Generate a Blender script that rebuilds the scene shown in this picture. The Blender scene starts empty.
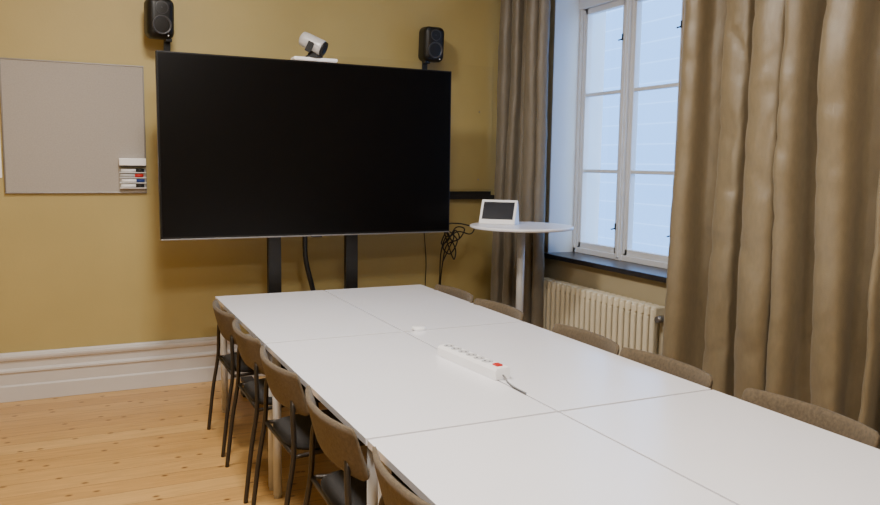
import bpy, bmesh, math, random
from mathutils import Vector, Matrix, Euler, noise
random.seed(7)
COL=bpy.context.scene.collection

# ---------------------------------------------------------------- materials
def lin(c):
    return tuple(((v/255)/12.92 if v/255<=0.04045 else ((v/255+0.055)/1.055)**2.4) for v in c)+(1,)
def mat(name,rgb,rough=0.6,metal=0.0,var=0.0,vscale=8.0,bump=0.0,bscale=200.0,sheen=0.0,spec=None,stretch=(1,1,1)):
    m=bpy.data.materials.new(name);m.use_nodes=True;nt=m.node_tree;b=nt.nodes['Principled BSDF']
    b.inputs['Roughness'].default_value=rough;b.inputs['Metallic'].default_value=metal
    if spec is not None:b.inputs['Specular IOR Level'].default_value=spec
    if sheen:
        b.inputs['Sheen Weight'].default_value=sheen
    c=lin(rgb);b.inputs['Base Color'].default_value=c
    tc=nt.nodes.new('ShaderNodeTexCoord');mp=nt.nodes.new('ShaderNodeMapping');mp.inputs['Scale'].default_value=stretch
    nt.links.new(tc.outputs['Object'],mp.inputs['Vector'])
    n=nt.nodes.new('ShaderNodeTexNoise');n.inputs['Scale'].default_value=vscale;n.inputs['Detail'].default_value=5
    nt.links.new(mp.outputs['Vector'],n.inputs['Vector'])
    r=nt.nodes.new('ShaderNodeMapRange');r.inputs['From Min'].default_value=.3;r.inputs['From Max'].default_value=.7
    r.inputs['To Min'].default_value=1-var;r.inputs['To Max'].default_value=1+var
    nt.links.new(n.outputs['Fac'],r.inputs['Value'])
    x=nt.nodes.new('ShaderNodeVectorMath');x.operation='SCALE';x.inputs[0].default_value=c[:3]
    nt.links.new(r.outputs['Result'],x.inputs['Scale']);nt.links.new(x.outputs['Vector'],b.inputs['Base Color'])
    if bump:
        n2=nt.nodes.new('ShaderNodeTexNoise');n2.inputs['Scale'].default_value=bscale;n2.inputs['Detail'].default_value=3
        nt.links.new(mp.outputs['Vector'],n2.inputs['Vector'])
        bp=nt.nodes.new('ShaderNodeBump');bp.inputs['Strength'].default_value=bump;bp.inputs['Distance'].default_value=.002
        nt.links.new(n2.outputs['Fac'],bp.inputs['Height']);nt.links.new(bp.outputs['Normal'],b.inputs['Normal'])
    return m

M_wall=mat('mustard_plaster',(180,162,105),.55,var=.07,vscale=1.2,bump=.25,bscale=60)
M_wall_r=mat('muted_beige_plaster',(176,164,134),.6,var=.05,vscale=1.2,bump=.25,bscale=60)
M_white_wall=mat('white_plaster',(214,219,226),.6,var=.02,vscale=3,bump=.1,bscale=80)
M_ceil=mat('ceiling_paint',(240,238,232),.8,var=.01)
M_trim=mat('baseboard_paint',(206,202,200),.45,var=.02,vscale=5)
M_table=mat('white_laminate',(240,240,246),.24,var=.01,vscale=3,bump=.05,bscale=300)
M_tleg=mat('white_powdercoat',(205,204,203),.4,var=.01)
M_fabric=mat('taupe_wool',(96,83,64),.95,var=.25,vscale=90,bump=.8,bscale=500,sheen=.1)
M_seat=mat('charcoal_wool',(34,32,31),.95,var=.15,vscale=90,bump=.7,bscale=500,sheen=.05)
M_leg=mat('bronze_grey_metal',(66,61,56),.4,metal=.6,var=.03)
M_black=mat('black_plastic',(13,13,14),.45,var=.05)
M_screen=mat('black_screen_glass',(5,5,7),.28,var=.02,spec=.18)
M_bezel=mat('dark_bezel',(20,20,22),.35,metal=.3,var=.02)
M_silver=mat('brushed_silver',(150,150,152),.35,metal=.8,var=.04)
M_rad=mat('radiator_enamel',(218,208,182),.4,var=.02)
M_curtain=mat('satin_curtain',(130,116,90),.35,var=.08,vscale=60,bump=.6,bscale=420,sheen=.12,spec=.9,stretch=(1,1,.4))
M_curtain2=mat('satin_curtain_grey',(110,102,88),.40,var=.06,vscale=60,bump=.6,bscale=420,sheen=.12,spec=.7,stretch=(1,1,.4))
M_frame=mat('window_paint',(216,219,224),.45,var=.02)
M_stone=mat('dark_stone_sill',(42,42,48),.3,var=.25,vscale=40)
M_board=mat('grey_felt_board',(168,161,153),.85,var=.06,vscale=120,bump=.3,bscale=400)
M_alu=mat('aluminium_trim',(140,136,132),.4,metal=.7,var=.03)
M_pole=mat('grey_powdercoat',(176,174,172),.4,var=.02)
M_white=mat('white_plastic',(248,248,250),.35,var=.01)
M_grey=mat('light_grey_plastic',(190,190,190),.4,var=.01)
M_lgrey=mat('pale_grey_plastic',(200,200,202),.4,var=.01)
M_head=mat('silver_grey_plastic',(192,192,194),.35,metal=.1,var=.02)
M_red=mat('red_plastic',(190,30,24),.4,var=.02)
M_blue=mat('blue_plastic',(34,60,130),.4,var=.02)
M_dark=mat('dark_rubber',(30,30,31),.7,var=.04)
M_cone=mat('speaker_cone',(60,60,64),.45,var=.05)
M_gboard=mat('painted_glass_board',(179,161,105),.4,var=.03,vscale=2)
M_brass=mat('dark_iron',(60,56,52),.45,metal=.5,var=.05)
M_cool=mat('tablet_screen',(26,30,40),.2,var=.03)

def floor_mat():
    m=bpy.data.materials.new('pine_floorboards');m.use_nodes=True;nt=m.node_tree;N=nt.nodes.new;L=nt.links.new
    b=nt.nodes['Principled BSDF'];b.inputs['Roughness'].default_value=.30
    tc=N('ShaderNodeTexCoord')
    br=N('ShaderNodeTexBrick');br.offset=.37;br.offset_frequency=3;br.inputs['Scale'].default_value=1;br.inputs['Brick Width'].default_value=9.0
    br.inputs['Row Height'].default_value=.15;br.inputs['Mortar Size'].default_value=.0016;br.inputs['Mortar Smooth'].default_value=.3
    br.inputs['Color1'].default_value=lin((206,164,102));br.inputs['Color2'].default_value=lin((190,146,86));br.inputs['Mortar'].default_value=lin((116,78,42))
    mp0=N('ShaderNodeMapping');mp0.inputs['Location'].default_value=(4.0,0,0);L(tc.outputs['Object'],mp0.inputs['Vector'])
    L(mp0.outputs['Vector'],br.inputs['Vector'])
    mp=N('ShaderNodeMapping');mp.inputs['Scale'].default_value=(1.6,18,1);L(tc.outputs['Object'],mp.inputs['Vector'])
    n=N('ShaderNodeTexNoise');n.inputs['Scale'].default_value=2.2;n.inputs['Detail'].default_value=8;n.inputs['Distortion'].default_value=.8;L(mp.outputs['Vector'],n.inputs['Vector'])
    r=N('ShaderNodeMapRange');r.inputs['From Min'].default_value=.3;r.inputs['From Max'].default_value=.7;r.inputs['To Min'].default_value=.84;r.inputs['To Max'].default_value=1.1;L(n.outputs['Fac'],r.inputs['Value'])
    x=N('ShaderNodeVectorMath');x.operation='SCALE';L(br.outputs['Color'],x.inputs[0]);L(r.outputs['Result'],x.inputs['Scale'])
    mp2=N('ShaderNodeMapping');mp2.inputs['Scale'].default_value=(3.6,5.6,1);L(tc.outputs['Object'],mp2.inputs['Vector'])
    v=N('ShaderNodeTexVoronoi');v.voronoi_dimensions='2D';v.inputs['Scale'].default_value=1.1;L(mp2.outputs['Vector'],v.inputs['Vector'])
    k=N('ShaderNodeMapRange');k.inputs['From Min'].default_value=.03;k.inputs['From Max'].default_value=.085;k.inputs['To Min'].default_value=.85;k.inputs['To Max'].default_value=0;L(v.outputs['Distance'],k.inputs['Value'])
    mx=N('ShaderNodeMix');mx.data_type='RGBA';L(k.outputs['Result'],mx.inputs[0]);L(x.outputs['Vector'],mx.inputs[6]);mx.inputs[7].default_value=lin((98,58,26))
    L(mx.outputs[2],b.inputs['Base Color'])
    bp=N('ShaderNodeBump');bp.inputs['Strength'].default_value=.3;bp.inputs['Distance'].default_value=.003;bp.invert=True
    L(br.outputs['Fac'],bp.inputs['Height']);L(bp.outputs['Normal'],b.inputs['Normal'])
    return m
def glass_mat():
    m=bpy.data.materials.new('clear_window_glass');m.use_nodes=True;nt=m.node_tree;nt.nodes.remove(nt.nodes['Principled BSDF'])
    o=nt.nodes['Material Output'];t=nt.nodes.new('ShaderNodeBsdfTransparent');g=nt.nodes.new('ShaderNodeBsdfGlossy');g.inputs['Roughness'].default_value=.03
    mx=nt.nodes.new('ShaderNodeMixShader');mx.inputs[0].default_value=.05
    nt.links.new(t.outputs[0],mx.inputs[1]);nt.links.new(g.outputs[0],mx.inputs[2]);nt.links.new(mx.outputs[0],o.inputs[0])
    return m
def facade_mat():
    m=bpy.data.materials.new('rendered_facade');m.use_nodes=True;nt=m.node_tree;N=nt.nodes.new;L=nt.links.new
    b=nt.nodes['Principled BSDF'];b.inputs['Roughness'].default_value=.9
    tc=N('ShaderNodeTexCoord')
    sp=N('ShaderNodeSeparateXYZ');cb=N('ShaderNodeCombineXYZ');L(tc.outputs['Object'],sp.inputs[0]);L(sp.outputs['Y'],cb.inputs['X']);L(sp.outputs['Z'],cb.inputs['Y'])
    br=N('ShaderNodeTexBrick');br.offset=.0;br.inputs['Scale'].default_value=1;br.inputs['Brick Width'].default_value=2.6;br.inputs['Row Height'].default_value=.40
    br.inputs['Mortar Size'].default_value=.014;br.inputs['Color1'].default_value=lin((118,146,180));br.inputs['Color2'].default_value=lin((114,143,178));br.inputs['Mortar'].default_value=lin((134,160,192))
    L(cb.outputs[0],br.inputs['Vector']);L(br.outputs['Color'],b.inputs['Base Color'])
    return m
M_floor=floor_mat();M_glass=glass_mat();M_facade=facade_mat()

# ---------------------------------------------------------------- mesh helpers
def mk(name,bm,m,parent=None,smooth=False,bevel=0,seg=2,loc=None,rot=None,angle=40):
    me=bpy.data.meshes.new(name)
    bmesh.ops.recalc_face_normals(bm,faces=bm.faces)
    bm.to_mesh(me);bm.free()
    ms=m if isinstance(m,(list,tuple)) else [m]
    for q in ms: me.materials.append(q)
    if smooth:
        for p in me.polygons:p.use_smooth=True
    o=bpy.data.objects.new(name,me);COL.objects.link(o)
    if parent:o.parent=parent
    if loc:o.location=loc
    if rot:o.rotation_euler=rot
    if bevel:
        b=o.modifiers.new('bevel','BEVEL');b.width=bevel;b.segments=seg;b.limit_method='ANGLE';b.angle_limit=math.radians(angle)
    return o
def box(bm,a,b,mi=0,M=None):
    vs=[]
    for x in(a[0],b[0]):
        for y in(a[1],b[1]):
            for z in(a[2],b[2]):
                v=Vector((x,y,z));vs.append(bm.verts.new(M@v if M else v))
    for f in((0,1,3,2),(4,6,7,5),(0,4,5,1),(2,3,7,6),(0,2,6,4),(1,5,7,3)):
        q=bm.faces.new([vs[i] for i in f]);q.material_index=mi
def cyl(bm,p,q,r,r2=None,n=20,mi=0,cap=True):
    p=Vector(p);q=Vector(q);r2=r if r2 is None else r2
    d=(q-p).normalized();a=d.orthogonal().normalized();b=d.cross(a)
    A=[];B=[]
    for i in range(n):
        t=2*math.pi*i/n;u=a*math.cos(t)+b*math.sin(t)
        A.append(bm.verts.new(p+u*r));B.append(bm.verts.new(q+u*r2))
    for i in range(n):
        f=bm.faces.new((A[i],A[(i+1)%n],B[(i+1)%n],B[i]));f.smooth=True;f.material_index=mi
    if cap:
        bm.faces.new(A).material_index=mi;bm.faces.new(B).material_index=mi
def lathe(bm,prof,c=(0,0,0),n=40,axis='z',mi=0):
    rings=[]
    for r,z in prof:
        ring=[]
        for i in range(n):
            t=2*math.pi*i/n
            if axis=='z':v=(c[0]+r*math.cos(t),c[1]+r*math.sin(t),c[2]+z)
            elif axis=='y':v=(c[0]+r*math.cos(t),c[1]+z,c[2]+r*math.sin(t))
            else:v=(c[0]+z,c[1]+r*math.cos(t),c[2]+r*math.sin(t))
            ring.append(bm.verts.new(v))
        rings.append(ring)
    for a,b in zip(rings,rings[1:]):
        for i in range(n):
            f=bm.faces.new((a[i],a[(i+1)%n],b[(i+1)%n],b[i]));f.smooth=True;f.material_index=mi
    bm.faces.new(rings[0]).material_index=mi;bm.faces.new(rings[-1]).material_index=mi
def catmull(P,k=8):
    P=[Vector(p) for p in P];Q=[P[0]*2-P[1]]+P+[P[-1]*2-P[-2]];out=[]
    for i in range(1,len(Q)-2):
        a,b,c,d=Q[i-1:i+3]
        for j in range(k):
            t=j/k;out.append(.5*((2*b)+(c-a)*t+(2*a-5*b+4*c-d)*t*t+(-a+3*b-3*c+d)*t**3))
    out.append(P[-1]);return out
def tube(bm,P,r,n=8,k=8,mi=0,smooth=True):
    pts=catmull(P,k) if smooth else [Vector(p) for p in P]
    rings=[];a=None
    for i,p in enumerate(pts):
        d=(pts[min(i+1,len(pts)-1)]-pts[max(i-1,0)]).normalized()
        if a is None:a=d.orthogonal().normalized()
        a=(a-d*a.dot(d)).normalized();b=d.cross(a)
        rings.append([bm.verts.new(p+(a*math.cos(2*math.pi*j/n)+b*math.sin(2*math.pi*j/n))*r) for j in range(n)])
    for u,v in zip(rings,rings[1:]):
        for j in range(n):
            f=bm.faces.new((u[j],u[(j+1)%n],v[(j+1)%n],v[j]));f.smooth=True;f.material_index=mi
    bm.faces.new(rings[0]).material_index=mi;bm.faces.new(rings[-1]).material_index=mi
def prism(bm,pts,x0,x1,mi=0):
    A=[bm.verts.new((x0,y,z)) for y,z in pts];B=[bm.verts.new((x1,y,z)) for y,z in pts];n=len(pts)
    for i in range(n):bm.faces.new((A[i],A[(i+1)%n],B[(i+1)%n],B[i])).material_index=mi
    bm.faces.new(A).material_index=mi;bm.faces.new(B).material_index=mi
def vprism(bm,pts,z0,z1,mi=0):
    A=[bm.verts.new((x,y,z0)) for x,y in pts];B=[bm.verts.new((x,y,z1)) for x,y in pts];n=len(pts)
    for i in range(n):bm.faces.new((A[i],A[(i+1)%n],B[(i+1)%n],B[i])).material_index=mi
    bm.faces.new(A).material_index=mi;bm.faces.new(B).material_index=mi
def empty(name,loc,rz=0,label=None,cat=None,group=None):
    o=bpy.data.objects.new(name,None);COL.objects.link(o);o.location=loc;o.rotation_euler=(0,0,rz);o.empty_display_size=.1
    tag(o,label,cat,group);return o
def tag(o,label=None,cat=None,group=None):
    if label:o['label']=label
    if cat:o['category']=cat
    if group:o['group']=group
def copy_tree(src,parent=None):
    n=src.copy();COL.objects.link(n)
    if parent:n.parent=parent
    for c in src.children:copy_tree(c,n)
    return n
def struct(o):o['kind']='structure';return o

# ---------------------------------------------------------------- room
XW=3.35;XL=-2.6;YB=0.0;YR=-8.2;H=3.5;XG=3.6
OY0,OY1,OZ0,OZ1=-.53,-2.08,.86,3.28
WY1=-1.74   # window frame end; reveal splays from here to OY1
XO=XW+.45
bm=bmesh.new();box(bm,(XL-.2,YR-.2,-.12),(XO,YB+.2,0));struct(mk('floor',bm,M_floor))
bm=bmesh.new();box(bm,(XL-.2,YR-.2,H),(XO,YB+.2,H+.12));struct(mk('ceiling',bm,M_ceil))
bm=bmesh.new();box(bm,(XL-.2,0,0),(XO,.2,H));struct(mk('wall_back',bm,M_wall))
bm=bmesh.new();box(bm,(XL-.2,YR,0),(XL,0,H));struct(mk('wall_left',bm,M_wall))
bm=bmesh.new();box(bm,(XL-.2,YR-.2,0),(XO,YR,H));struct(mk('wall_front',bm,M_wall))
bm=bmesh.new()
vprism(bm,[(XW,YR),(XW,OY1),(XG,WY1),(XO,WY1),(XO,YR)],0,H);box(bm,(XW,OY0,0),(XO,0,H))
vprism(bm,[(XW,OY1),(XW,OY0),(XO,OY0),(XO,WY1),(XG,WY1)],0,OZ0);vprism(bm,[(XW,OY1),(XW,OY0),(XO,OY0),(XO,WY1),(XG,WY1)],OZ1,H)
struct(mk('wall_right',bm,M_wall_r))
bm=bmesh.new()
box(bm,(XW-.004,OY0-.012,OZ0),(XO+.01,OY0,OZ1))
vprism(bm,[(XW-.004,OY1),(XG,WY1),(XO+.01,WY1),(XO+.01,WY1+.012),(XG-.004,WY1+.012),(XW-.004,OY1+.016)],OZ0,OZ1)
vprism(bm,[(XW-.004,OY1),(XW-.004,OY0),(XO,OY0),(XO,WY1),(XG,WY1)],OZ1-.012,OZ1)
struct(mk('trim_1',bm,M_white_wall))
def baseboard(name,p0,p1,nrm):
    prof=[(0,0),(.032,0),(.032,.10),(.024,.108),(.024,.185),(.034,.19),(.034,.205),(.020,.215),(.020,.262),(.034,.27),(.040,.285),(.040,.30),(.02,.308),(.014,.318),(0,.318)]
    bm=bmesh.new();A=[];B=[]
    for d,z in prof:
        A.append(bm.verts.new(Vector(p0)+Vector(nrm)*d+Vector((0,0,z))));B.append(bm.verts.new(Vector(p1)+Vector(nrm)*d+Vector((0,0,z))))
    n=len(prof)
    for i in range(n):bm.faces.new((A[i],A[(i+1)%n],B[(i+1)%n],B[i]))
    bm.faces.new(A);bm.faces.new(B)
    struct(mk(name,bm,M_trim,bevel=.002,seg=1,angle=20))
baseboard('baseboard_back',(XL,0,0),(XW,0,0),(0,-1,0))
baseboard('baseboard_left',(XL,YR,0),(XL,0,0),(1,0,0))
baseboard('baseboard_right',(XW,YR,0),(XW,-.04,0),(-1,0,0))
bm=bmesh.new();vprism(bm,[(XW-.05,OY1-.06),(XW-.05,OY0+.03),(XG-.02,OY0+.0),(XG-.02,WY1-.02),(XW,OY1-.06)],.855,.89)
struct(mk('trim_2',bm,M_stone,bevel=.004))
def window():
    w=bmesh.new()
    zb,zt=.89,OZ1-.012;yl,yr=OY0-.012,WY1+.012;ym=-1.115
    x0,x1=XG-.03,XG+.07
    box(w,(x0,yl-.035,zb),(x1,yl,zt));box(w,(x0,yr,zb),(x1,yr+.05,zt))
    box(w,(x0-.01,ym-.030,zb),(x1,ym+.030,zt));box(w,(x0,yr,zb),(x1,yl,zb+.04));box(w,(x0,yr,zt-.04),(x1,yl,zt))
    box(w,(x0-.022,ym-.014,zb+.02),(x0-.008,ym+.014,zt-.02))
    box(w,(x0-.015,yr,2.74),(x1,yl,2.82))
    o=struct(mk('window_1',w,M_frame,bevel=.004))
    for a,b in((yl-.035,ym+.030),(ym-.030,yr+.05)):
        s=bmesh.new();xa,xb=XG-.015,XG+.03;f=.045
        for z0,z1 in((zb+.04,2.74),(2.82,zt-.04)):
            box(s,(xa,a-f,z0),(xb,a,z1));box(s,(xa,b,z0),(xb,b+f,z1))
            box(s,(xa,b,z0),(xb,a,z0+f));box(s,(xa,b,z1-f),(xb,a,z1))
            box(s,(xa-.006,a-f*.45,z0+.01),(xa+.002,a-.004,z1-.01));box(s,(xa-.006,b+.004,z0+.01),(xa+.002,b+f*.45,z1-.01))
        for z in(1.524,2.096):box(s,(xa+.005,b+f,z-.013),(xb-.005,a-f,z+.013))
        mk('casement_sash',s,M_frame,parent=o,bevel=.003)
        g=bmesh.new()
        for z0,z1 in((zb+.08,2.71),(2.85,zt-.07)):
            vs=[g.verts.new(v) for v in((XG+.01,a-f+.003,z0),(XG+.01,b+f-.003,z0),(XG+.01,b+f-.003,z1),(XG+.01,a-f+.003,z1))];g.faces.new(vs)
        mk('glass_pane',g,M_glass,parent=o)
        for z in(1.13,2.47):
            h=bmesh.new();yy=b+.02
            box(h,(xa-.018,yy-.007,z-.022),(xa+.001,yy+.007,z+.022));cyl(h,(xa-.016,yy,z-.014),(xa-.036,yy+.022,z-.022),.005,n=10)
            mk('window_latch',h,M_brass,parent=o)
window()
bm=bmesh.new();box(bm,(10.5,-14,-8),(10.8,26,16))
f=mk('neighbour_building',bm,M_facade);tag(f,'pale rendered building across the courtyard','building')
bm=bmesh.new();box(bm,(3.9,-14,-8.2),(10.8,26,-8));g=mk('courtyard_ground',bm,mat('courtyard_gravel',(180,182,186),.9,var=.1));struct(g)

# ---------------------------------------------------------------- curtains
def curtain(name,y0,y1,xa,xb,nf,amp,m,label,seed,lean=0.0,lean1=0.0,wk=1.0):
    rnd=random.Random(seed)
    ph=[0]
    for i in range(nf*2):ph.append(ph[-1]+rnd.uniform(.4,1.7))
    T=ph[-1];amps=[rnd.uniform(.5,1.25) for _ in range(len(ph))];dr=[rnd.uniform(-1,1) for _ in range(len(ph))]
    nx=nf*36;nz=110;bm=bmesh.new();g=[]
    for j in range(nz+1):
        v=j/nz;z=.03+v*(H-.04-.03);row=[]
        for i in range(nx+1):
            s=i/nx;t=s*T
            k=0
            while k<len(ph)-2 and t>ph[k+1]:k+=1
            u=(t-ph[k])/(ph[k+1]-ph[k])
            sgn=1 if k%2==0 else -1
            zz=1-v
            A=amps[k]*(1-.2*v)+.28*dr[k]*math.sin(2.2*zz*math.pi*.6+k)
            a=A*math.sin(math.pi*u)**.85*sgn if 0<u<1 else 0
            yy=y0+(y1-y0)*s
            wd=(ph[k+1]-ph[k])/T*abs(y1-y0)
            yy+=-.36*wd*math.sin(2*math.pi*u)*sgn*(.3+.7*abs(dr[k]))
            yy+=.05*dr[k]*math.sin(math.pi*u)*math.sin(zz*2.6+dr[k]*2)
            yy+=lean*v*(1-s)+lean1*v*s
            S=s*abs(y1-y0)
            cr=1-abs(noise.noise(Vector((S*9+z*2.2,z*2.6,seed+21))))*2
            cr2=1-abs(noise.noise(Vector((S*11-z*3.0,z*3.4,seed+31))))*2
            wr=noise.noise(Vector((S*6,z*1.3,seed)))*.02+noise.noise(Vector((S*13+z*2.0,z*3.2,seed+5)))*.008+max(0,cr-.6)*.018+max(0,cr2-.65)*.014
            xx=xa+(xb-xa)*s+amp*a+wr*wk*min(1,4*s+.3)
            row.append(bm.verts.new((xx,yy,z)))
        g.append(row)
    for j in range(nz):
        for i in range(nx):bm.faces.new((g[j][i],g[j][i+1],g[j+1][i+1],g[j+1][i]))
    o=mk(name,bm,m,smooth=True)
    s=o.modifiers.new('hem','SOLIDIFY');s.thickness=.003
    tag(o,label,'curtain','floor length curtains')
    return o
curtain('curtain',-.08,-.75,3.08,3.18,5,.075,M_curtain2,'taupe satin curtain gathered in the corner beside the window',3,-.20,.04,.6)
curtain('curtain',-2.11,-4.75,3.15,3.15,13,.14,M_curtain,'wide taupe satin curtain falling in deep folds beside the window',5,-.03,0,1.2)
bm=bmesh.new();box(bm,(3.06,YR+.5,H-.03),(3.22,-.05,H));struct(mk('trim_3',bm,M_white))

# ---------------------------------------------------------------- radiator
rad=empty('radiator',(3.27,-.60,.0),0,'cream enamel column radiator under the window sill','radiator')
bm=bmesh.new();n=22;pitch=.061
for i in range(n):
    y=-.03-i*pitch
    for dx in(-.045,.035):
        tube(bm,[(dx,y,.14),(dx,y,.70)],.017,n=10,smooth=False)
    box(bm,(-.05,y-.024,.645),(.04,y+.024,.71));box(bm,(-.05,y-.024,.13),(.04,y+.024,.17))
    box(bm,(-.058,y-.02,.17),(-.028,y+.02,.645))
mk('radiator_body',bm,M_rad,parent=rad,bevel=.012,seg=3)
for y in(-.2,-1.2):
    bm=bmesh.new();box(bm,(-.03,y-.015,0),(.02,y+.015,.14));mk('radiator_foot',bm,M_rad,parent=rad)
bm=bmesh.new();cyl(bm,(0,-1.33,.64),(0,-1.40,.64),.018);cyl(bm,(.0,-1.375,.64),(-.07,-1.375,.64),.020)
mk('radiator_valve',bm,M_alu,parent=rad)
bm=bmesh.new();tube(bm,[(.0,-1.385,.64),(.0,-1.39,.4),(.0,-1.39,0.0)],.011)
mk('radiator_pipe',bm,M_rad,parent=rad)

# ---------------------------------------------------------------- tables
AX,W,YE,L,TZ=.790,.7,-.7175,1.376,.73
def table_module():
    r=empty('conference_table',(0,0,0),0,'white laminate conference table section with round white legs','table','joined conference table sections')
    bm=bmesh.new();box(bm,(.0045,-L+.0065,TZ-.024),(W-.0045,-.0065,TZ));mk('table_top',bm,M_table,parent=r,bevel=.0012)
    bm=bmesh.new()
    for a,b in(((.05,-.05),(W-.05,-.065)),((.05,-L+.065),(W-.05,-L+.05))):box(bm,(a[0],min(a[1],b[1]),TZ-.064),(b[0],max(a[1],b[1]),TZ-.024))
    box(bm,(.05,-L+.05,TZ-.064),(.065,-.05,TZ-.024));box(bm,(W-.065,-L+.05,TZ-.064),(W-.05,-.05,TZ-.024))
    mk('table_frame',bm,M_tleg,parent=r)
    for x in(.045,W-.045):
        for y in(-.05,-L+.05):
            bm=bmesh.new();cyl(bm,(x,y,0),(x,y,.02),.017);cyl(bm,(x,y,.015),(x,y,TZ-.024),.020)
            mk('leg',bm,M_tleg,parent=r)
    return r
t0=table_module();t0.location=(AX,YE,0)
for i in range(3):
    for j in range(2):
        if i==j==0:continue
        t=copy_tree(t0);t.location=(AX+j*W,YE-i*L,0)

# ---------------------------------------------------------------- chairs
def chair():
    r=empty('conference_chair',(0,0,0),0,'taupe wool conference chair with charcoal seat and thin metal legs','chair','chairs around the conference table')
    bm=bmesh.new();nr=9;ns=40
    def ring(q,layer):
        out=[]
        for i in range(ns):
            t=2*math.pi*i/ns;c,s=math.cos(t),math.sin(t);e=.5
            x=.215*math.copysign(abs(c)**e,c)*q;y=.225*math.copysign(abs(s)**e,s)*q
            if x<0:y*=1-.12*(x/-.215)
            z=.47-.010*(1-q*q)-.018*(q**8) if layer else .437
            out.append(bm.verts.new((x,y,z-.012*max(0,x/.215)**3)))
        return out
    top=bm.verts.new((0,0,.46))
    T=[ring(k/nr,1) for k in range(1,nr+1)];B=[ring(k/nr,0) for k in range(nr,0,-1)]
    for i in range(ns):bm.faces.new((top,T[0][i],T[0][(i+1)%ns]))
    S=T+B
    for a,b in zip(S,S[1:]):
        for i in range(ns):bm.faces.new((a[i],a[(i+1)%ns],b[(i+1)%ns],b[i]))
    bm.faces.new(S[-1])
    mk('seat',bm,M_seat,parent=r,smooth=True)
    bm=bmesh.new();nu,nv=40,10;F=[];K=[]
    HW,HH,RC=.270,.085,.022
    for j in range(nv+1):
        v=-1+2*j/nv;fr=[];kr=[]
        for i in range(nu+1):
            u=math.sin(math.pi/2*(-1+2*i/nu))
            e=(1-abs(u))*HW
            hh=HH-(RC-math.sqrt(max(0,RC*RC-(RC-e)**2)) if e<RC else 0)
            z=.683+v*hh
            y=HW*u
            x=-.238+.052*abs(u)**2.2-.022*v
            th=.0105*(1-.4*abs(v)**6)*(1-.5*abs(u)**12)
            dx=-.114*abs(u)**1.2*(1 if u>0 else -1)
            nrm=Vector((1,dx*2.2,0.18)).normalized()
            fr.append(bm.verts.new(Vector((x,y,z))+nrm*th));kr.append(bm.verts.new(Vector((x,y,z))-nrm*th))
        F.append(fr);K.append(kr)
    for j in range(nv):
        for i in range(nu):
            bm.faces.new((F[j][i],F[j][i+1],F[j+1][i+1],F[j+1][i]));bm.faces.new((K[j][i],K[j+1][i],K[j+1][i+1],K[j][i+1]))
    for i in range(nu):
        bm.faces.new((F[0][i],K[0][i],K[0][i+1],F[0][i+1]));bm.faces.new((F[nv][i],F[nv][i+1],K[nv][i+1],K[nv][i]))
    for j in range(nv):
        bm.faces.new((F[j][0],F[j+1][0],K[j+1][0],K[j][0]));bm.faces.new((F[j][nu],K[j][nu],K[j+1][nu],F[j+1][nu]))
    mk('backrest',bm,M_fabric,parent=r,smooth=True)
    for s in(1,-1):
        bm=bmesh.new();tube(bm,[(-.275,s*.235,0),(-.245,s*.232,.25),(-.215,s*.226,.44),(-.212,s*.205,.6),(-.207,s*.19,.645)],.0105,n=10)
        mk('leg',bm,M_leg,parent=r)
        bm=bmesh.new();tube(bm,[(.225,s*.235,0),(.20,s*.222,.25),(.178,s*.20,.432)],.0105,n=10)
        mk('leg',bm,M_leg,parent=r)
    bm=bmesh.new()
    for s in(1,-1):tube(bm,[(-.212,s*.225,.43),(0,s*.20,.432),(.178,s*.2,.43)],.009,n=8)
    tube(bm,[(.178,-.2,.43),(.178,.2,.43)],.009,smooth=False);tube(bm,[(-.21,-.225,.43),(-.21,.225,.43)],.009,smooth=False)
    mk('seat_frame',bm,M_leg,parent=r)
    return r
c0=chair();c0.location=(.965,-1.29,0)
for x,y,a in [(.96,-1.91,.0),(.96,-2.54,.02),(.965,-3.22,-.02),(.98,-3.88,.03)]:
    c=copy_tree(c0);c.location=(x,y,0);c.rotation_euler=(0,0,a)
for x,y,a in[(1.98,-1.23,0),(1.98,-1.81,.02),(2.00,-2.61,-.02),(2.00,-3.175,.02),(2.01,-3.86,-.01)]:
    c=copy_tree(c0);c.location=(x,y,0);c.rotation_euler=(0,0,math.pi+a)

# ---------------------------------------------------------------- TV + stand
TX0,TX1,TZ0,TZ1,TY=.494,2.468,1.080,2.212,-.605
tv=empty('television',((TX0+TX1)/2,TY,TZ0),.02,'very large black flat television on a floor stand','television')
w2=(TX1-TX0)/2;h=TZ1-TZ0
bm=bmesh.new();box(bm,(-w2,0,0),(w2,.045,h));box(bm,(-w2*.8,.045,.12),(w2*.8,.075,h-.15));mk('tv_housing',bm,M_bezel,parent=tv,bevel=.004)
bm=bmesh.new();box(bm,(-w2+.010,-.002,.016),(w2-.010,.001,h-.010));mk('tv_screen',bm,M_screen,parent=tv)
bm=bmesh.new();box(bm,(-w2,-.004,-.004),(w2,.045,.004));mk('tv_bottom_trim',bm,M_silver,parent=tv,bevel=.001)
bm=bmesh.new();box(bm,(-.035,-.004,-.012),(.035,.03,-.003));mk('tv_sensor',bm,M_black,parent=tv,bevel=.003)
st=empty('television_stand',(0,-.47,0),0,'black steel floor stand with twin columns','stand')
for x in(1.225,1.765):
    bm=bmesh.new();box(bm,(x-.043,-.02,.03),(x+.043,.03,1.9));mk('stand_column',bm,M_black,parent=st,bevel=.004)
bm=bmesh.new();box(bm,(1.0,-.04,.0),(1.92,.06,.035))
for x in(1.1,1.82):box(bm,(x-.04,-.22,0),(x+.04,.36,.034))
mk('stand_base',bm,M_black,parent=st,bevel=.004)
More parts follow.
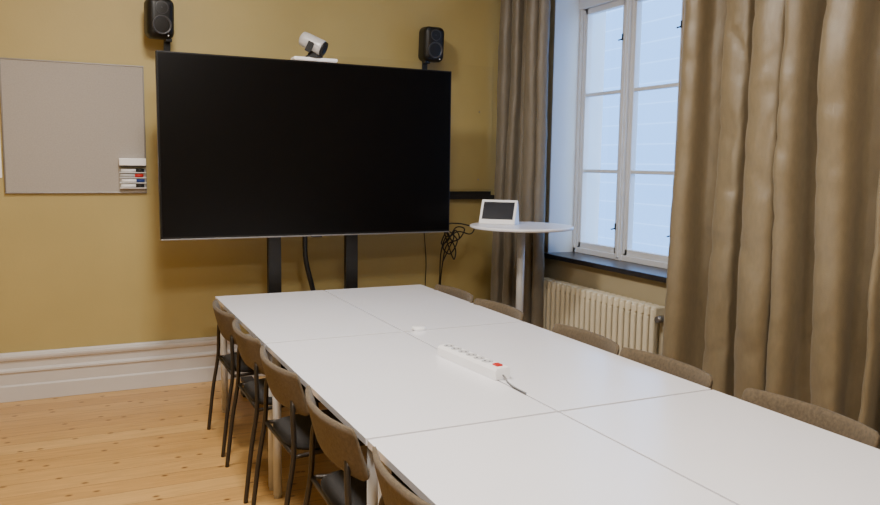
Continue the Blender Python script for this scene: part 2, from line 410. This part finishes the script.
bm=bmesh.new();box(bm,(1.0,-.044,1.35),(1.92,-.02,1.43));box(bm,(1.0,-.044,1.75),(1.92,-.02,1.83));mk('mounting_rail',bm,M_black,parent=st)

cc=empty('conference_camera',(1.475,TY+.03,TZ1),0,'silver grey motorised video conference camera on top of the television','camera')
bm=bmesh.new();box(bm,(-.145,-.05,0),(.145,.05,.024));mk('camera_base',bm,M_white,parent=cc,bevel=.008,seg=3)
bm=bmesh.new();lathe(bm,[(.06,.022),(.056,.035),(.042,.045),(.036,.065)],n=28);mk('camera_neck',bm,M_dark,parent=cc)
Mh=Matrix.Translation((-.005,-.01,.112))@Euler((math.radians(0),math.radians(26),math.radians(-34))).to_matrix().to_4x4()
bm=bmesh.new();lathe(bm,[(.034,-.092),(.046,-.085),(.050,-.055),(.051,.03),(.053,.062),(.050,.068)],n=32,axis='x');bm.transform(Mh);mk('camera_head',bm,M_head,parent=cc)
bm=bmesh.new();lathe(bm,[(.049,.064),(.049,.080),(.030,.081),(.024,.073),(.001,.073)],n=32,axis='x');bm.transform(Mh);mk('camera_lens',bm,M_black,parent=cc)
for a,b in((-.060,-.048),(.048,.060)):
    bm=bmesh.new();box(bm,(-.020,a,-.06),(.020,b,.008));bm.transform(Mh);mk('camera_arm',bm,M_dark,parent=cc,bevel=.003)

# ---------------------------------------------------------------- speakers
def speaker():
    r=empty('wall_speaker',(0,0,0),0,'small black rounded two way monitor speaker on a wall bracket','speaker','pair of wall speakers')
    bm=bmesh.new();box(bm,(-.085,-.15,-.128),(.085,0,.128));o=mk('speaker_cabinet',bm,M_black,parent=r,bevel=.044,seg=6)
    for p in o.data.polygons:p.use_smooth=True
    bm=bmesh.new();lathe(bm,[(.060,-.148),(.060,-.156),(.054,-.157),(.048,-.150),(.03,-.138),(.02,-.142),(.001,-.146)],c=(0,0,-.042),axis='y');mk('woofer',bm,M_cone,parent=r)
    bm=bmesh.new();lathe(bm,[(.042,-.148),(.040,-.153),(.03,-.146),(.016,-.143),(.012,-.148),(.001,-.151)],c=(0,0,.066),axis='y');mk('tweeter',bm,M_cone,parent=r)
    bm=bmesh.new();cyl(bm,(.040,-.151,-.106),(.040,-.144,-.106),.004,n=10);mk('speaker_light',bm,M_white,parent=r)
    return r
s0=speaker();s0.location=(.555,-.09,2.475);s0.rotation_euler=(math.radians(4),0,math.radians(8))
s1=copy_tree(s0);s1.location=(2.495,-.09,2.455);s1.rotation_euler=(math.radians(4),0,math.radians(2))
for r,dx in((s0,.05),(s1,-.045)):
    bm=bmesh.new();box(bm,(dx-.02,-.12,-.142),(dx+.02,-.06,-.120));box(bm,(dx-.02,-.08,-.225),(dx+.02,-.06,-.13));box(bm,(dx-.016,-.075,-.225),(dx+.016,.085,-.205))
    mk('wall_bracket',bm,M_black,parent=r,bevel=.003)

# ---------------------------------------------------------------- boards on wall
nb=empty('notice_board',(-.365,0,1.34),0,'grey felt notice board with slim aluminium frame','notice board')
bw,bh=.84,.84
bm=bmesh.new();box(bm,(.006,-.016,.006),(bw-.006,0,bh-.006));mk('board_panel',bm,M_board,parent=nb)
bm=bmesh.new();f=.009
box(bm,(0,-.02,0),(bw,0,f));box(bm,(0,-.02,bh-f),(bw,0,bh));box(bm,(0,-.02,f),(f,0,bh-f));box(bm,(bw-f,-.02,f),(bw,0,bh-f));mk('board_frame',bm,M_alu,parent=nb,bevel=.002)
bm=bmesh.new();box(bm,(-.62,-.006,1.44),(-.378,0,1.82));o=mk('wall_paper_sheet',bm,M_white);tag(o,'white paper sheet pinned to the mustard wall','paper')
mh=empty('marker_holder',(.305,-.020,1.37),0,'white magnetic holder for whiteboard markers on the grey board','marker holder')
bm=bmesh.new();box(bm,(0,-.006,0),(.165,0,.15));mk('holder_plate',bm,M_grey,parent=mh,bevel=.002)
for k in range(4):
    bm=bmesh.new();box(bm,(0,-.03,.004+k*.034),(.165,-.005,.008+k*.034));mk('holder_shelf',bm,M_white,parent=mh)
bm=bmesh.new();box(bm,(.304,-.065,1.525),(.47,-.021,1.572),0);box(bm,(.304,-.066,1.517),(.47,-.021,1.525),1)
o=mk('board_eraser',bm,[M_white,M_dark],bevel=.003);tag(o,'white board eraser with dark felt pad','eraser')
for k,(m,off) in enumerate(((M_black,.006),(M_blue,.01),(M_red,.002),(M_black,.008))):
    r=empty('whiteboard_marker',(.308+off,-.0375,1.391+k*.034-.0),0,'white bodied marker with coloured cap lying in the holder','marker','whiteboard markers')
    bm=bmesh.new();cyl(bm,(0,0,0),(.095,0,0),.0105,n=14);mk('marker_body',bm,M_white if k!=2 else M_grey,parent=r)
    bm=bmesh.new();cyl(bm,(.09,0,0),(.142,0,0),.0115,.0105,n=14);mk('marker_cap',bm,m,parent=r)

gb=empty('glass_writing_board',(1.75,-.001,1.36),0,'mustard backed glass writing board mounted on the wall','writing board')
bm=bmesh.new();box(bm,(0,-.008,0),(1.37,0,.98));mk('glass_panel',bm,M_gboard,parent=gb,bevel=.001)
for z in(.08,.62):
    bm=bmesh.new();cyl(bm,(1.25,-.013,z),(1.25,-.007,z),.006,n=14);mk('board_peg',bm,M_silver,parent=gb)
bm=bmesh.new();box(bm,(1.95,-.075,1.285),(3.12,0,1.30));box(bm,(1.95,-.012,1.30),(3.12,0,1.345));box(bm,(1.95,-.075,1.30),(3.12,-.068,1.318))
o=mk('pen_tray',bm,M_dark,bevel=.002);tag(o,'dark metal pen tray fixed on the mustard wall','tray')

# ---------------------------------------------------------------- bar table, tablet
bt=empty('standing_table',(2.82,-1.0,0),0,'round white standing table with slim grey column','table')
BZ=1.15
bm=bmesh.new();lathe(bm,[(.34,BZ-.022),(.352,BZ-.019),(.358,BZ-.011),(.355,BZ-.002),(.350,BZ)],n=72);mk('table_top',bm,M_table,parent=bt)
bm=bmesh.new();cyl(bm,(0,0,.02),(0,0,BZ-.02),.027,n=28);lathe(bm,[(.1,BZ-.028),(.1,BZ-.022)],n=32);mk('table_column',bm,M_pole,parent=bt)
bm=bmesh.new();lathe(bm,[(.24,0),(.24,.006),(.22,.012),(.05,.02),(.03,.04)],n=48);mk('table_base',bm,M_pole,parent=bt)
tb=empty('touch_console',(2.735,-.84,BZ),math.radians(-42),'white desktop touch console with dark screen','tablet')
bm=bmesh.new();prism(bm,[(-.09,0),(-.095,.008),(.0,.168),(.012,.166),(.07,.006),(.07,0)],-.128,.128);mk('console_body',bm,M_white,parent=tb,bevel=.005,seg=3)
d=Vector((0,.095,.160)).normalized();nn=Vector((0,-d.z,d.y))
def onface(u,t,o):return Vector((u,-.095,.008))+d*t+nn*o
bm=bmesh.new();UT=((-.110,.032),(.110,.032),(.110,.168),(-.110,.168))
vs=[bm.verts.new(onface(u,t,.0012)) for u,t in UT];bm.faces.new(vs)
vs2=[bm.verts.new(onface(u,t,-.002)) for u,t in UT];bm.faces.new(vs2)
for i in range(4):bm.faces.new((vs[i],vs[(i+1)%4],vs2[(i+1)%4],vs2[i]))
mk('console_screen',bm,M_cool,parent=tb)

# ---------------------------------------------------------------- power strip & puck
PA=Vector((1.472,-2.60,TZ));PB=Vector((1.512,-3.05,TZ))
ang=math.atan2((PB-PA).y,(PB-PA).x);ln=(PB-PA).length
ps=empty('power_strip',PA,ang,'white six socket power strip with red rocker switch','power strip')
bm=bmesh.new();prism(bm,[(-.036,0),(-.036,.036),(-.028,.048),(.028,.048),(.036,.036),(.036,0)],0,ln);mk('strip_housing',bm,M_white,parent=ps,bevel=.003)
for k in range(6):
    bm=bmesh.new();cx=.040+k*.060
    lathe(bm,[(.0235,.0475),(.0235,.0505),(.0205,.0505),(.0195,.049),(.001,.049)],c=(cx,0,0),n=28)
    for s in(-1,1):cyl(bm,(cx+s*.008,s*.006,.0488),(cx+s*.008,s*.006,.0498),.0042,n=10,mi=1)
    mk('socket',bm,[M_lgrey,M_dark],parent=ps)
bm=bmesh.new();box(bm,(ln-.056,-.014,.047),(ln-.022,.014,.055));mk('rocker_switch',bm,M_red,parent=ps,bevel=.002)
bm=bmesh.new();tube(bm,[(ln-.002,0,.018),(ln+.015,0,.012),(ln+.03,-.004,.006),(ln+.06,-.016,.0042),(ln+.12,-.030,.0036),(ln+.2,-.037,.0036)],.0034);mk('power_cord',bm,mat('mid_grey_cord',(120,120,122),.5,var=.02),parent=ps)
bm=bmesh.new();lathe(bm,[(.034,0),(.037,.004),(.037,.012),(.033,.017),(.012,.018)],n=40);o=mk('table_puck',bm,M_white,loc=(1.575,-2.085,TZ));tag(o,'small round white plastic puck on the table','microphone')

# ---------------------------------------------------------------- cables
def cable(name,paths,r,m,label):
    bm=bmesh.new()
    for P in paths:tube(bm,P,r,n=8,k=7)
    o=mk(name,bm,m);tag(o,label,'cable','black cables behind the television');return o
cable('hanging_cable',[[(1.44,-.46,1.2),(1.45,-.42,1.08),(1.46,-.40,.9),(1.50,-.40,.72),(1.55,-.40,.5),(1.52,-.36,.2),(1.5,-.33,.01)]],.018,M_black,'thick black cable sleeve hanging below the television')
cable('cable_bundle',[[(2.43,-.5,1.3),(2.50,-.42,1.13),(2.60,-.36,1.12),(2.70,-.33,1.11),(2.80,-.33,1.08),(2.78,-.31,1.03),(2.68,-.30,1.05),(2.60,-.30,1.00),(2.56,-.29,.93),(2.62,-.29,.88),(2.68,-.29,.97),(2.64,-.30,1.03)],
 [(2.42,-.5,1.25),(2.52,-.4,1.05),(2.58,-.36,.93),(2.64,-.32,.84),(2.66,-.3,.92),(2.58,-.32,1.02),(2.54,-.3,.9),(2.54,-.28,.7),(2.53,-.25,.4),(2.52,-.2,.01)],
 [(2.44,-.48,1.2),(2.53,-.42,1.07),(2.60,-.36,.99),(2.68,-.33,1.00),(2.73,-.31,1.07),(2.66,-.30,1.08),(2.60,-.29,.98),(2.55,-.28,.96),(2.60,-.27,1.05),(2.66,-.27,1.01),(2.62,-.27,.92),(2.57,-.27,.82)],
 [(2.43,-.5,1.2),(2.56,-.38,1.03),(2.66,-.3,1.06),(2.70,-.28,.99),(2.6,-.28,.95),(2.57,-.27,.82),(2.56,-.25,.6),(2.6,-.2,.3),(2.62,-.15,.01)]],.005,M_black,'tangled black cables hanging beside the television')
cable('wall_cable',[[(2.52,-.03,1.3),(2.52,-.012,1.1),(2.545,-.012,.8),(2.54,-.012,.55),(2.54,-.045,.3),(2.54,-.045,.01)]],.0035,M_dark,'thin dark cable running down the wall')

# ---------------------------------------------------------------- lights
def area(name,loc,rot,size,size2,power,col):
    l=bpy.data.lights.new(name,'AREA');l.shape='RECTANGLE';l.size=size;l.size_y=size2;l.energy=power;l.color=col
    o=bpy.data.objects.new(name,l);COL.objects.link(o);o.location=loc;o.rotation_euler=rot;return o
for y in(-2.2,-4.2,-6.4):
    area('ceiling_light',(.5,y,H-.06),(0,0,0),.5,.5,86,(1,.94,.865))
p=area('window_portal',(XG+.2,-1.11,2.05),(0,math.radians(90),0),2.5,1.3,10,(1,1,1))
p.data.cycles.is_portal=True
w=bpy.data.worlds.new('world');bpy.context.scene.world=w;w.use_nodes=True
bg=w.node_tree.nodes['Background'];bg.inputs['Color'].default_value=(.46,.70,1,1);bg.inputs['Strength'].default_value=8.0

# ---------------------------------------------------------------- camera
f,yaw,pitch,roll=785.56,.4413,.1137,.0138
cd=bpy.data.cameras.new('camera');co=bpy.data.objects.new('camera',cd);COL.objects.link(co)
cd.sensor_width=36;cd.sensor_fit='HORIZONTAL';cd.lens=f/880*36;cd.clip_start=.05
F=Vector((math.sin(yaw)*math.cos(pitch),math.cos(yaw)*math.cos(pitch),-math.sin(pitch)))
R=Vector((math.cos(yaw),-math.sin(yaw),0));U=R.cross(F)
R2=R*math.cos(roll)+U*math.sin(roll);U2=-R*math.sin(roll)+U*math.cos(roll)
M=Matrix((R2,U2,-F)).transposed().to_4x4();M.translation=Vector((0,-5.6573,1.5709))
co.matrix_world=M
bpy.context.scene.camera=co
